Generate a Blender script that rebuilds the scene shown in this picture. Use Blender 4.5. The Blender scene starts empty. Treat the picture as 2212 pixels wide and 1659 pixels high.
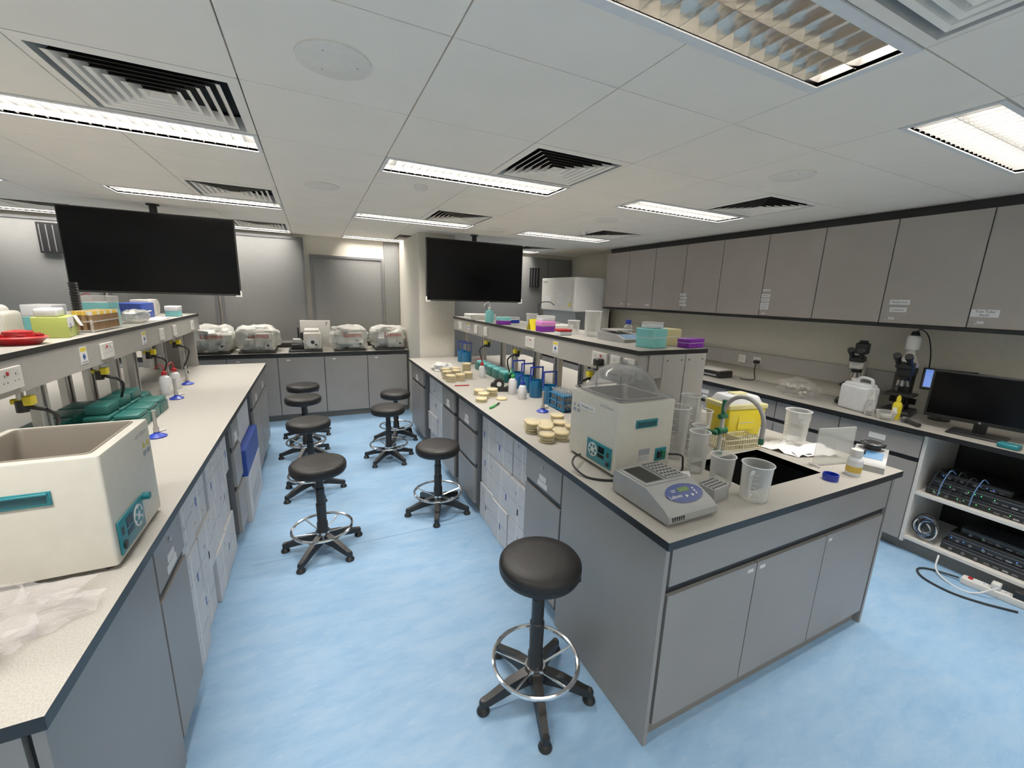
import bpy, bmesh, math, random
from mathutils import Vector, Matrix, noise
random.seed(7)
R=random
pi=math.pi
scene=bpy.context.scene
# ------------------------------------------------------------ materials
def newmat(name):
    m=bpy.data.materials.new(name); m.use_nodes=True
    nt=m.node_tree; return m,nt,nt.nodes['Principled BSDF']
def mat(name,col,rough=.5,metal=0,var=0,scale=30,emis=0,bump=0,spec=.5):
    m,nt,p=newmat(name)
    p.inputs['Base Color'].default_value=(*col,1); p.inputs['Roughness'].default_value=rough
    p.inputs['Metallic'].default_value=metal; p.inputs['Specular IOR Level'].default_value=spec
    if emis:
        p.inputs['Emission Color'].default_value=(*col,1); p.inputs['Emission Strength'].default_value=emis
    tc=nt.nodes.new('ShaderNodeTexCoord'); n=nt.nodes.new('ShaderNodeTexNoise')
    n.inputs['Scale'].default_value=scale; n.inputs['Detail'].default_value=4
    nt.links.new(tc.outputs['Object'],n.inputs['Vector'])
    v=var if var else .03
    r=nt.nodes.new('ShaderNodeValToRGB')
    r.color_ramp.elements[0].position=.3; r.color_ramp.elements[1].position=.7
    r.color_ramp.elements[0].color=(*[c*(1-v) for c in col],1); r.color_ramp.elements[1].color=(*[min(1,c*(1+v)) for c in col],1)
    nt.links.new(n.outputs['Fac'],r.inputs[0]); nt.links.new(r.outputs[0],p.inputs['Base Color'])
    if bump:
        b=nt.nodes.new('ShaderNodeBump'); b.inputs['Strength'].default_value=bump; b.inputs['Distance'].default_value=.002
        nt.links.new(n.outputs['Fac'],b.inputs['Height']); nt.links.new(b.outputs[0],p.inputs['Normal'])
    return m
def clear(name,col,fac=.25,rough=.15,edge=.55):
    m,nt,p=newmat(name)
    p.inputs['Base Color'].default_value=(*col,1); p.inputs['Roughness'].default_value=rough
    t=nt.nodes.new('ShaderNodeBsdfTransparent'); mx=nt.nodes.new('ShaderNodeMixShader')
    t.inputs[0].default_value=(*[min(1,.6+.4*c) for c in col],1)
    lw=nt.nodes.new('ShaderNodeLayerWeight'); lw.inputs[0].default_value=.35
    mr=nt.nodes.new('ShaderNodeMapRange'); mr.inputs['To Min'].default_value=fac; mr.inputs['To Max'].default_value=min(1,fac+edge)
    nt.links.new(lw.outputs['Facing'],mr.inputs['Value']); nt.links.new(mr.outputs[0],mx.inputs[0])
    nt.links.new(t.outputs[0],mx.inputs[1]); nt.links.new(p.outputs[0],mx.inputs[2])
    nt.links.new(mx.outputs[0],nt.nodes['Material Output'].inputs[0])
    return m
def floor_mat():
    m,nt,p=newmat('vinyl_floor')
    tc=nt.nodes.new('ShaderNodeTexCoord'); mp=nt.nodes.new('ShaderNodeMapping')
    mp.inputs['Scale'].default_value=(1.7,4.6,1); mp.inputs['Rotation'].default_value=(0,0,.16)
    nt.links.new(tc.outputs['Object'],mp.inputs[0])
    n=nt.nodes.new('ShaderNodeTexNoise'); n.inputs['Scale'].default_value=2.4; n.inputs['Detail'].default_value=12; n.inputs['Distortion'].default_value=.25; n.inputs['Roughness'].default_value=.72
    nt.links.new(mp.outputs[0],n.inputs['Vector'])
    r=nt.nodes.new('ShaderNodeValToRGB'); e=r.color_ramp.elements
    e[0].position=.30; e[0].color=(.18,.335,.545,1); e[1].position=.72; e[1].color=(.29,.435,.60,1)
    x=e.new(.5); x.color=(.228,.388,.58,1)
    nt.links.new(n.outputs['Fac'],r.inputs[0])
    n2=nt.nodes.new('ShaderNodeTexNoise'); n2.inputs['Scale'].default_value=7.5; n2.inputs['Detail'].default_value=8; n2.inputs['Distortion'].default_value=.4; n2.inputs['Roughness'].default_value=.65
    nt.links.new(mp.outputs[0],n2.inputs['Vector'])
    r2=nt.nodes.new('ShaderNodeValToRGB'); r2.color_ramp.elements[0].position=.62; r2.color_ramp.elements[1].position=.70
    r2.color_ramp.elements[1].color=(.38,.38,.38,1)
    nt.links.new(n2.outputs['Fac'],r2.inputs[0])
    mx=nt.nodes.new('ShaderNodeMixRGB'); mx.inputs[2].default_value=(.44,.55,.65,1)
    nt.links.new(r2.outputs[0],mx.inputs[0]); nt.links.new(r.outputs[0],mx.inputs[1])
    nt.links.new(mx.outputs[0],p.inputs['Base Color']); p.inputs['Roughness'].default_value=.48; p.inputs['Specular IOR Level'].default_value=.35
    return m
def top_mat():
    m,nt,p=newmat('bench_top_laminate')
    tc=nt.nodes.new('ShaderNodeTexCoord'); n=nt.nodes.new('ShaderNodeTexNoise'); n.inputs['Scale'].default_value=260; n.inputs['Detail'].default_value=2
    nt.links.new(tc.outputs['Object'],n.inputs['Vector'])
    r=nt.nodes.new('ShaderNodeValToRGB'); e=r.color_ramp.elements
    e[0].position=.35; e[0].color=(.32,.302,.268,1); e[1].position=.6; e[1].color=(.41,.392,.35,1)
    nt.links.new(n.outputs['Fac'],r.inputs[0]); nt.links.new(r.outputs[0],p.inputs['Base Color']); p.inputs['Roughness'].default_value=.42
    return m
FLOOR=floor_mat(); TOP=top_mat()
CREAM=mat('wall_paint',(.66,.62,.53),.7); CEIL=mat('ceiling_tile_metal',(.94,.85,.735),.6,0,.02,4)
BACKD=mat('dark_plenum',(.03,.03,.03),.9)
GREY=mat('grey_laminate',(.275,.258,.245),.42,0,.05,3); GREYW=mat('warm_grey_laminate',(.37,.328,.292),.38,0,.04,3)
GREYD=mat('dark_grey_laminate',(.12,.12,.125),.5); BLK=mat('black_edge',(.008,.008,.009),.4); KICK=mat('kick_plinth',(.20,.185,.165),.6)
RAIL=mat('trunking_grey',(.36,.345,.32),.4); ALU=mat('aluminium',(.5,.49,.47),.35,.7)
WHITE=mat('white_plastic',(.66,.64,.60),.35); OFFW=mat('off_white_enamel',(.57,.55,.48),.35); PAPER=mat('white_paper',(.74,.73,.72),.7)
CARD=mat('white_carton',(.60,.60,.61),.6,0,.05,5); PBLUE=mat('carton_blue',(.02,.06,.33),.5); PGREY=mat('print_grey',(.30,.31,.35),.6)
PFAINT=mat('print_faint',(.46,.47,.50),.6)
TEAL=mat('teal_plastic',(.01,.18,.22),.35); DTEAL=mat('dark_teal',(.01,.08,.10),.3); TGREEN=mat('teal_green_box',(.012,.115,.10),.4)
BLUE=mat('blue_plastic',(.01,.035,.36),.35); CYAN=mat('cyan_blue_plastic',(.005,.14,.32),.35); RED=mat('red_plastic',(.38,.009,.012),.35)
YEL=mat('yellow_plastic',(.72,.58,.02),.35); GRN=mat('green_plastic',(.03,.33,.07),.35); DGRN=mat('dark_green_plastic',(.01,.13,.06),.35)
PURP=mat('purple_plastic',(.17,.012,.29),.35); PINK=mat('pink_plastic',(.70,.23,.56),.4)
VINYL=mat('black_vinyl',(.010,.009,.0085),.48,0,.1,60,0,.3,.4); BPL=mat('black_plastic',(.011,.011,.011),.42); CHROME=mat('chrome',(.8,.8,.8),.12,1)
SCREEN=mat('black_screen',(.001,.001,.0013),.2,0,0,30,0,0,.18); BLIND=mat('roller_blind_grey',(.175,.175,.168),.7)
LOUV=mat('satin_louvre',(.13,.13,.125),.35,.0); LOUVS=mat('housing_side',(.3,.3,.29),.5); MIRR=mat('mirror_louvre',(.82,.78,.73),.14,1); FRAMEW=mat('fixture_frame',(.78,.76,.73),.4)
AGAR=mat('agar_pale_yellow',(.74,.62,.36),.3); WOOD=mat('tube_brown',(.22,.13,.06),.5); TANK=mat('tank_steel',(.27,.235,.195),.45,.25)
HGREY=mat('instrument_grey',(.31,.315,.31),.4); PANB=mat('panel_blue',(.045,.075,.23),.35); SINK=mat('black_sink',(.007,.007,.007),.35)
LCD=mat('lcd_green',(.12,.2,.06),.3); CLEAR=clear('clear_plastic',(.85,.85,.83),.15,.12,.6); CLEARL=clear('clear_petri',(.88,.83,.66),.16,.15,.35)
SMOKE=clear('smoky_dome',(.48,.48,.48),.24,.06,.45); BAG=clear('polythene_bag',(.70,.70,.65),.36,.25,.45); BAGC=clear('clear_bag',(.88,.86,.86),.03,.08,.26)
MILK=mat('milky_plastic',(.68,.69,.71),.4); TRTEAL=clear('translucent_teal',(.25,.72,.72),.5,.3); TRYEL=clear('translucent_yellow',(.80,.75,.38),.55,.3)
ORNG=mat('tan_label',(.62,.40,.05),.5); LIME=mat('lime_box',(.40,.47,.10),.5); LEDG=mat('led_green',(.1,1,.2),.4,0,0,3,1.8); LEDB=mat('led_blue',(.05,.2,1),.4,0,0,3,3)
TABS=mat('tablet_screen_blue',(.02,.12,.5),.3,0,.5,8,.8); CABLE=mat('cable_black',(.012,.012,.012),.5); CABW=mat('cable_white',(.65,.65,.65),.5); CABB=mat('cable_blue',(.12,.22,.42),.5)
MBLUE=mat('mid_blue',(.02,.09,.30),.4); CR=mat('cream_plastic',(.58,.52,.34),.45); SEAM=mat('floor_seam',(.10,.17,.27),.6)
# ------------------------------------------------------------ builder
class B:
    def __init__(s,name): s.name=name; s.v=[]; s.f=[]; s.m=[]; s.mats=[]; s.M=Matrix.Identity(4)
    def mi(s,m):
        if m not in s.mats: s.mats.append(m)
        return s.mats.index(m)
    def at(s,x,y,z,a=0): s.M=Matrix.Translation((x,y,z))@Matrix.Rotation(math.radians(a),4,'Z'); return s
    def add(s,vs,fs,m,L=None):
        o=len(s.v); k=s.mi(m) if not isinstance(m,list) else None
        T=s.M if L is None else s.M@L
        for v in vs: s.v.append(T@Vector(v))
        for i,f in enumerate(fs):
            s.f.append([o+q for q in f]); s.m.append(k if k is not None else s.mi(m[i]))
    def box(s,x0,y0,z0,x1,y1,z1,m,bev=0,top=None,L=None):
        x0,x1=sorted((x0,x1)); y0,y1=sorted((y0,y1)); z0,z1=sorted((z0,z1))
        if not bev:
            vs=[(x0,y0,z0),(x1,y0,z0),(x1,y1,z0),(x0,y1,z0),(x0,y0,z1),(x1,y0,z1),(x1,y1,z1),(x0,y1,z1)]
            fs=[(0,3,2,1),(4,5,6,7),(0,1,5,4),(1,2,6,5),(2,3,7,6),(3,0,4,7)]
            ms=[m]*6
            if top: ms[1]=top
            s.add(vs,fs,ms,L); return
        bm=bmesh.new(); bmesh.ops.create_cube(bm,size=1)
        for v in bm.verts: v.co=Vector(((x0+x1)/2+v.co.x*(x1-x0),(y0+y1)/2+v.co.y*(y1-y0),(z0+z1)/2+v.co.z*(z1-z0)))
        bmesh.ops.bevel(bm,geom=bm.edges[:],offset=bev,segments=3,affect='EDGES',profile=.5)
        bm.verts.index_update()
        fs=[[v.index for v in f.verts] for f in bm.faces]; bm.normal_update()
        ms=[(top if (top and f.normal.z>.9) else m) for f in bm.faces]
        s.add([v.co.copy() for v in bm.verts],fs,ms,L); bm.free()
    def lathe(s,c,prof,m,seg=24,L=None):
        vs=[];idx=[]
        for r,z in prof:
            if r<1e-6: idx.append([len(vs)]); vs.append((c[0],c[1],c[2]+z))
            else:
                idx.append(list(range(len(vs),len(vs)+seg)))
                for k in range(seg):
                    a=2*pi*k/seg; vs.append((c[0]+r*math.cos(a),c[1]+r*math.sin(a),c[2]+z))
        fs=[]
        for a,b in zip(idx,idx[1:]):
            for k in range(seg):
                k2=(k+1)%seg
                if len(a)==1 and len(b)==1: continue
                if len(a)==1: fs.append((a[0],b[k2],b[k]))
                elif len(b)==1: fs.append((a[k],a[k2],b[0]))
                else: fs.append((a[k],a[k2],b[k2],b[k]))
        s.add(vs,fs,m,L)
    def cyl(s,x,y,z,r,h,m,seg=24,r2=None):
        r2=r if r2 is None else r2
        s.lathe((x,y,z),[(0,0),(r,0),(r2,h),(0,h)],m,seg)
    def rod(s,p0,p1,r,m,seg=10,r2=None):
        p0=Vector(p0);p1=Vector(p1);d=p1-p0
        L=Matrix.Translation(p0)@Vector((0,0,1)).rotation_difference(d).to_matrix().to_4x4()
        r2=r if r2 is None else r2
        s.lathe((0,0,0),[(0,0),(r,0),(r2,d.length),(0,d.length)],m,seg,L)
    def tube(s,pts,r,m,seg=8,closed=False):
        P=[Vector(p) for p in pts]; n=len(P); vs=[];fs=[]; up=Vector((0,0,1)); prev=None
        for i in range(n):
            if closed: t=P[(i+1)%n]-P[i-1]
            else: t=P[min(i+1,n-1)]-P[max(i-1,0)]
            t.normalize()
            if prev is None:
                a=t.cross(up)
                if a.length<.1: a=t.cross(Vector((1,0,0)))
            else: a=prev-t*prev.dot(t)
            a.normalize(); prev=a; b=t.cross(a)
            for k in range(seg):
                q=2*pi*k/seg; vs.append(P[i]+a*math.cos(q)*r+b*math.sin(q)*r)
        for i in range(n if closed else n-1):
            j=(i+1)%n
            for k in range(seg):
                k2=(k+1)%seg; fs.append((i*seg+k,i*seg+k2,j*seg+k2,j*seg+k))
        s.add(vs,fs,m)
    def curve(s,pts,r,m,seg=8,n=6):
        P=[Vector(p) for p in pts]; P=[P[0]*2-P[1]]+P+[P[-1]*2-P[-2]]; out=[]
        for i in range(1,len(P)-2):
            for k in range(n):
                t=k/n; a,b_,c,d=P[i-1:i+3]
                out.append(.5*((2*b_)+(c-a)*t+(2*a-5*b_+4*c-d)*t*t+(3*b_-a-3*c+d)*t**3))
        out.append(P[-2]); s.tube(out,r,m,seg)
    def ring(s,x,y,z,r,rt,m,seg=40): s.tube([(x+r*math.cos(2*pi*k/seg),y+r*math.sin(2*pi*k/seg),z) for k in range(seg)],rt,m,8,True)
    def prism(s,pts,x0,x1,m):   # pts in (y,z)
        n=len(pts); vs=[(x0,p[0],p[1]) for p in pts]+[(x1,p[0],p[1]) for p in pts]
        fs=[tuple(range(n)),tuple(reversed(range(n,2*n)))]+[(k,(k+1)%n,(k+1)%n+n,k+n) for k in range(n)]
        s.add(vs,fs,m)
    def quad(s,a,b,c,d,m): s.add([a,b,c,d],[(0,1,2,3)],m)
    def blob(s,c,size,m,seed=0,e=2.6,amp=.12,seg=28,rings=16,zflat=True):
        vs=[];fs=[]
        def sp(v,p): return math.copysign(abs(v)**p,v)
        for i in range(rings+1):
            ph=-pi/2+pi*i/rings
            for k in range(seg):
                th=2*pi*k/seg
                d=Vector((sp(math.cos(ph),2/e)*sp(math.cos(th),2/e),sp(math.cos(ph),2/e)*sp(math.sin(th),2/e),sp(math.sin(ph),2/e)))
                w=1+amp*noise.noise(d*2.2+Vector((seed*7.1,0,0)))*2+amp*.6*noise.noise(d*6+Vector((0,seed*3.3,0)))
                z=d.z*w
                if zflat: z=max(z,-1)
                vs.append((c[0]+d.x*w*size[0]/2,c[1]+d.y*w*size[1]/2,c[2]+size[2]/2+z*size[2]/2))
        for i in range(rings):
            for k in range(seg):
                k2=(k+1)%seg; fs.append((i*seg+k,i*seg+k2,(i+1)*seg+k2,(i+1)*seg+k))
        s.add(vs,fs,m)
    def text(s,t,size,o,right,up,m,align='CENTER'):
        cu=bpy.data.curves.new('t','FONT'); cu.body=t; cu.size=size; cu.align_x=align; cu.align_y='CENTER'; cu.resolution_u=3
        ob=bpy.data.objects.new('t',cu); scene.collection.objects.link(ob)
        dg=bpy.context.evaluated_depsgraph_get(); dg.update(); ev=ob.evaluated_get(dg); me=ev.to_mesh()
        r=Vector(right).normalized(); u=Vector(up).normalized(); n=r.cross(u); O=Vector(o)+n*.0012
        vs=[O+r*v.co.x+u*v.co.y for v in me.vertices]; fs=[tuple(p.vertices) for p in me.polygons]
        s.add(vs,fs,m); ev.to_mesh_clear(); bpy.data.objects.remove(ob); bpy.data.curves.remove(cu)
    def build(s,smooth=True,origin=True):
        me=bpy.data.meshes.new(s.name); off=Vector((0,0,0))
        if origin:
            xs=[v.x for v in s.v];ys=[v.y for v in s.v];zs=[v.z for v in s.v]
            off=Vector(((min(xs)+max(xs))/2,(min(ys)+max(ys))/2,min(zs)))
        me.from_pydata([v-off for v in s.v],[],s.f)
        for m in s.mats: me.materials.append(m)
        me.polygons.foreach_set('material_index',s.m)
        me.validate(); me.update()
        bm=bmesh.new(); bm.from_mesh(me); bmesh.ops.recalc_face_normals(bm,faces=bm.faces[:]); bm.to_mesh(me); bm.free()
        if smooth:
            me.polygons.foreach_set('use_smooth',[True]*len(me.polygons)); me.set_sharp_from_angle(angle=math.radians(32))
        ob=bpy.data.objects.new(s.name,me); ob.location=off; scene.collection.objects.link(ob); return ob
# ------------------------------------------------------------ room
XL,XR,YN,YF,H=-3.7,4.27,-1.6,6.5,2.42
b=B('floor'); b.box(XL,YN,-.1,XR,YF,0,FLOOR); b.box(-.45,2.718,.0,1.04,2.7205,.0006,SEAM); b.build(False,False)
for nm,c in (('wall_left',(XL-.12,YN-.12,0,XL,YF+.12,2.6)),('wall_right',(XR,YN-.12,0,XR+.12,YF+.12,2.6)),('wall_back',(XL,YF,0,XR,YF+.12,2.6)),('wall_front',(XL,YN-.12,0,XR,YN,2.6))):
    b=B(nm); b.box(*c,CREAM); b.build(False)
LX=[.41+1.8*i for i in range(-2,2)]; LY=[.71+1.8*j for j in range(-1,4)]
DX=[x+.6 for x in LX]; DY=[1.91+1.8*j for j in range(-2,3)]
b=B('ceiling'); b.box(XL,YN,2.6,XR,YF,2.66,BACKD)
xs=[.41+.6*k for k in range(-8,9)]; ys=[1.31+.6*k for k in range(-6,10)]
def near(v,l): return any(abs(v-q)<.01 for q in l)
g=.0022
for x in xs:
    for y in ys:
        x0,x1=max(x,XL),min(x+.6,XR); y0,y1=max(y,YN),min(y+.6,YF)
        if x1-x0<.02 or y1-y0<.02: continue
        if near(x,DX) and near(y,DY): continue
        if (near(x,LX) or near(x,DX)) and near(y,LY):
            y0=y+.3
            if y1-y0<.02: continue
        b.box(x0+g,y0+g,H,x1-g,y1-g,H+.02,CEIL,.0015)
b.build(False,False)
# ------------------------------------------------------------ ceiling fixtures
def fixture(x0,y0,on):
    b=B('ceiling_light'); x1=x0+1.2; y1=y0+.3; w=.022 if on else .034
    for c in ((x0+g,y0+g,x1-g,y0+w),(x0+g,y1-w,x1-g,y1-g),(x0+g,y0+w,x0+w,y1-w),(x1-w,y0+w,x1-g,y1-w)): b.box(c[0],c[1],H-.004,c[2],c[3],H+.012,FRAMEW)
    ls=LOUVS if on else FRAMEW
    for c in ((x0+w-.004,y0+w-.004,x1-w+.004,y0+w),(x0+w-.004,y1-w,x1-w+.004,y1-w+.004),(x0+w-.004,y0+w,x0+w,y1-w),(x1-w,y0+w,x1-w+.004,y1-w)): b.box(c[0],c[1],H,c[2],c[3],H+.1,ls)
    b.box(x0+w,y0+w,H+.096,x1-w,y1-w,H+.1,ls)
    lm=LOUV if on else MIRR
    n=24 if on else 16
    dy_=.0035 if on else .012
    b.prism([(y0+.15-.001,H+.003),(y0+.15+.001,H+.003),(y0+.15+dy_,H+.05),(y0+.15-dy_,H+.05)],x0+w,x1-w,lm)
    for k in range(1,n):
        xx=x0+w+(1.2-2*w)*k/n; t=.004 if on else .015
        for ya,yb in ((y0+w,y0+.148),(y0+.152,y1-w)):
            prof=[(0.001,.003),(t*.35,.02),(t*.7,.035),(t,.05)]
            P=[(-a,z) for a,z in prof]+[(a,z) for a,z in reversed(prof)]
            m_=len(P); vs=[(xx+p[0],ya,H+p[1]) for p in P]+[(xx+p[0],yb,H+p[1]) for p in P]
            b.add(vs,[(q,(q+1)%m_,(q+1)%m_+m_,q+m_) for q in range(m_)],lm)
    if not on:
        for yy in (y0+.092,y0+.208): b.rod((x0+.05,yy,H+.075),(x1-.05,yy,H+.075),.013,WHITE,12)
        for ya,yb in ((y0+w,y0+w+.018),(y1-w,y1-w-.018)):
            b.quad((x0+w,ya,H+.003),(x1-w,ya,H+.003),(x1-w,yb,H+.06),(x0+w,yb,H+.06),MIRR)
    o=b.build(False,True)
    l=bpy.data.lights.new('fluorescent_tube_lamp','AREA'); l.shape='RECTANGLE'; l.size=1.12; l.size_y=.23; l.energy=POW if on else 6; l.color=(1,.94,.865) if on else (1,.96,.9)
    lo=bpy.data.objects.new('tube_lamp',l); scene.collection.objects.link(lo); lo.parent=o
    lo.location=Vector((x0+.6,y0+.15,H+.093))-o.location
POW=63
for x in LX:
    for y in LY: fixture(x,y,not(abs(x-.41)<.01 and abs(y-.71)<.01))
def diffuser(x0,y0):
    b=B('air_diffuser'); cx,cy=x0+.3,y0+.3
    def sq(h,z): return [(cx-h,cy-h,z),(cx+h,cy-h,z),(cx+h,cy+h,z),(cx-h,cy+h,z)]
    def fr(h0,z0,h1,z1,m):
        b.add(sq(h0,z0)+sq(h1,z1),[(k,(k+1)%4,(k+1)%4+4,k+4) for k in range(4)],m)
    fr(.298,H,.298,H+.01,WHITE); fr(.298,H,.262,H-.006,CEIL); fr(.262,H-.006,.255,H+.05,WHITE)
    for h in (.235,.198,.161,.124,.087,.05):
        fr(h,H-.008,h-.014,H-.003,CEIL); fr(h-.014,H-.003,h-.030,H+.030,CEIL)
        fr(h+.0005,H-.0075,h-.0125,H-.0015,WHITE); fr(h-.0125,H-.0015,h-.0285,H+.031,BLK)  # upper blade faces black: shade in the gaps painted into the colour
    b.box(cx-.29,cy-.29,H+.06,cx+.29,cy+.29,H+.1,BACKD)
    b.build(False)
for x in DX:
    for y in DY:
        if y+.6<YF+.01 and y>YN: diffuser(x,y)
SPK=mat('speaker_grille',(.84,.77,.67),.6)
def speaker(x,y,r=.115):
    b=B('ceiling_speaker'); b.lathe((x,y,H-.008),[(0,0),(r-.012,.0),(r-.008,.002),(r,.002),(r,.009),(0,.009)],SPK,48)
    for k in range(3):
        a=k*2*pi/3; b.cyl(x+.07*math.cos(a),y+.07*math.sin(a),H-.0088,.0022,.002,GREYD,8)
    b.build()
for p in ((.11,1.61),(2.51,1.61),(.11,3.41),(2.51,3.3),(1.91,4.5)): speaker(*p)
for x,y in ((.72,3.02),(2.75,4.0)):
    b=B('smoke_detector'); b.lathe((x,y,H-.03),[(0,0),(.03,0),(.045,.015),(.05,.03),(0,.03)],SPK,24); b.build()
# ------------------------------------------------------------ benches
def plate(b,x,y,z,w,h,sg,kind='sock'):
    d=.012; xo=x-sg*d
    b.box(x,y-w/2,z-h/2,xo,y+w/2,z+h/2,WHITE,.003)
    n=2 if w>.1 else 1
    for k in range(n):
        yc=y+(k-(n-1)/2)*.065
        for dy,dz,a,c in ((0,.016,.004,.008),(-.011,-.010,.006,.003),(.011,-.010,.006,.003)):
            b.box(xo,yc+dy-a/2,z+dz-c/2,xo-sg*.0006,yc+dy+a/2,z+dz+c/2,BPL)
        b.box(xo,yc+.012,z+.016,xo-sg*.003,yc+.022,z+.03,RED if n==2 and k==0 else MILK)
def pedestal(b,X,y0,y1,other=False,two=False):
    b.box(X(.035),y0,.08,X(.56),y1,.86,GREYD)
    b.box(X(.07),y0,0,X(.5),y1,.08,KICK)
    f0,f1=X(.015),X(.034); e=.004
    b.box(f0,y0+e,.69,f1,y1-e,.855,GREY)
    b.box(X(.025),y0,.66,f1,y1,.69,BLK)
    if two:
        b.box(f0,y0+e,.42,f1,y1-e,.655,GREY); b.box(X(.025),y0,.39,f1,y1,.42,BLK); b.box(f0,y0+e,.09,f1,y1-e,.385,GREY)
    else: b.box(f0,y0+e,.09,f1,y1-e,.655,GREY)
    if not other:
        ym=(y0+y1)/2
        b.box(f0,ym-.04,.735,X(.0135),ym+.03,.765,PAPER); b.box(f0,ym-.055,.70,X(.0135),ym+.045,.73,PAPER)
        b.rod((X(.015),ym,.81),(X(.009),ym,.81),.008,ALU,12)
def bench(xf,sg,y0,y1,ec,peds,sink):
    b=B('laboratory_bench'); X=lambda u: xf+sg*u
    W=1.6; t0,t1=.868,.90
    if sink:
        hx0,hx1,hy0,hy1=sink
        for c in ((X(0),y0,X(W),hy0),(X(0),hy1,X(W),y1),(X(0),hy0,hx0,hy1),(hx1,hy0,X(W),hy1)): b.box(c[0],c[1],t0,c[2],c[3],t1,BLK,0,TOP)
        b.box(hx0,hy0,.62,hx1,hy1,.64,SINK)
        for c in ((hx0-.012,hy0-.012,hx0,hy1+.012),(hx1,hy0-.012,hx1+.012,hy1+.012),(hx0,hy0-.012,hx1,hy0),(hx0,hy1,hx1,hy1+.012)): b.box(c[0],c[1],.62,c[2],c[3],.8985,SINK)
        b.cyl((hx0+hx1)/2,(hy0+hy1)/2,.64,.04,.004,CHROME)
        b.box(X(.035),y0+.04,.08,X(W-.035),ec,.6,GREYD)
    else:
        b.box(X(0),y0,t0,X(W),y1,t1,BLK,0,TOP); b.box(X(.035),y0+.04,.08,X(W-.035),ec,.86,GREYD)
    b.box(X(.015),y0+.02,0,X(.034),ec,t0,GREY); b.box(X(W-.015),y0+.02,0,X(W-.034),ec,t0,GREY)
    ye=y0+.02; q0,q1=X(.048),X(W-.048)
    b.box(X(.034),ye+.015,.08,X(W-.034),ye+.03,t0,BLK)
    b.box(q0,ye,.70,q1,ye+.02,t0-.012,GREY)
    n=3
    for k in range(n):
        a=q0+(q1-q0)*k/n; c=q0+(q1-q0)*(k+1)/n; s_=.003*(1 if c>a else -1)
        b.box(a+s_,ye,.085,c-s_,ye+.02,.66,GREY)
    b.box(X(.034),ye+.03,0,X(W-.034),ye+.05,.085,KICK)
    for k in (0,1):
        xx=q0+(q1-q0)/3+(-.055 if k==0 else .02); b.box(xx,ye-.0008,.625,xx+.035,ye,.64,PAPER)
    b.box(q0+(q1-q0)*2/3+.02,ye-.0008,.625,q0+(q1-q0)*2/3+.045,ye,.64,PAPER)
    b.box(X(.62),ec,0,X(.98),y1-.05,t0,GREYD)
    for a,c,tw in peds: pedestal(b,X,a,c,False,tw)
    XO=lambda u: X(W-u)
    yy=ec
    while yy<y1-.3:
        pedestal(b,XO,yy,min(yy+.5,y1-.03),True); yy+=.5
    b.build(False); return X
XC=bench(1.035,1,.88,5.1,1.56,[(1.57,1.95,False),(2.78,3.18,True),(3.30,3.68,False),(4.42,5.05,False)],(1.68,2.2,1.03,1.36))
XLB=bench(-.505,-1,.93,5.15,1.55,[(1.56,1.86,False),(3.0,3.25,True),(4.0,4.5,False),(4.5,5.1,False)],None)
def shelf(X,sg,y0,y1,warns,posts):
    b=B('reagent_shelf')
    b.box(X(.545),y0,1.405,X(1.075),y1,1.43,BLK,0,TOP)
    b.box(X(.55),y0+.01,1.27,X(.575),y1-.01,1.404,RAIL); b.box(X(1.045),y0+.01,1.27,X(1.07),y1-.01,1.404,RAIL)
    b.box(X(.575),y0+.03,1.385,X(1.045),y1-.03,1.404,GREYD)
    for e in (y0+.012,y1-.032): b.box(X(.575),e,1.27,X(1.045),e+.018,1.404,RAIL)
    b.box(X(.575),y0+.03,1.27,X(.66),y1-.03,1.30,RAIL); b.box(X(.96),y0+.03,1.27,X(1.045),y1-.03,1.30,RAIL)
    for y in posts:
        for u in (.68,.92):
            b.box(X(u-.02),y-.04,.90,X(u+.02),y+.04,1.385,ALU,.004)
            b.box(X(u-.024),y-.006,.90,X(u-.02),y+.006,1.385,GREYD)
        b.box(X(.66),y-.07,.9,X(.94),y-.05,.905,ALU)
    for y in warns:
        b.box(X(.55),y-.035,1.30,X(.548),y+.035,1.385,PAPER); b.box(X(.548),y-.03,1.362,X(.5475),y+.03,1.38,YEL)
        b.box(X(.548),y-.028,1.305,X(.5475),y+.028,1.312,PGREY)
        p=[(X(.5472),y-.018,1.335),(X(.5472),y,1.318),(X(.5472),y+.018,1.335),(X(.5472),y,1.353)]
        b.add(p,[(0,1,2,3)],MBLUE)
    return b
def sockets(x,sg,l):
    for y,w in l:
        b=B('power_socket'); plate(b,x,y,1.335,w,.086,sg); b.build(False)
s=shelf(XC,1,1.69,5.02,[2.56,4.45],[1.95,2.72,3.5,4.3,4.9])
s.box(1.66,1.694,1.27,2.09,1.699,1.404,RAIL)
s.box(1.76,1.688,1.06,1.927,2.0,1.403,RAIL,.004); s.box(1.933,1.688,1.06,2.10,2.0,1.403,RAIL,.004)
for x in (1.79,1.9,1.96,2.07):
    for z in (1.10,1.37): s.rod((x,1.688,z),(x,1.685,z),.005,GREYD,8)
s.box(1.80,1.72,.9,2.06,1.98,1.06,GREYD)
s.build(False)
sockets(1.585,1,[(1.76,.086),(1.88,.086),(2.03,.146),(2.95,.146),(3.92,.086),(4.2,.086),(4.75,.086)])
s=shelf(XLB,-1,1.69,5.15,[2.76,3.6],[1.85,2.62,3.45,3.75,4.4,5.0])
s.box(-1.10,5.1,.9,-1.53,5.14,1.27,RAIL)
s.build(False)
sockets(-1.055,-1,[(2.17,.146),(3.01,.146),(3.95,.086),(4.28,.086),(4.85,.086)])
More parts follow.
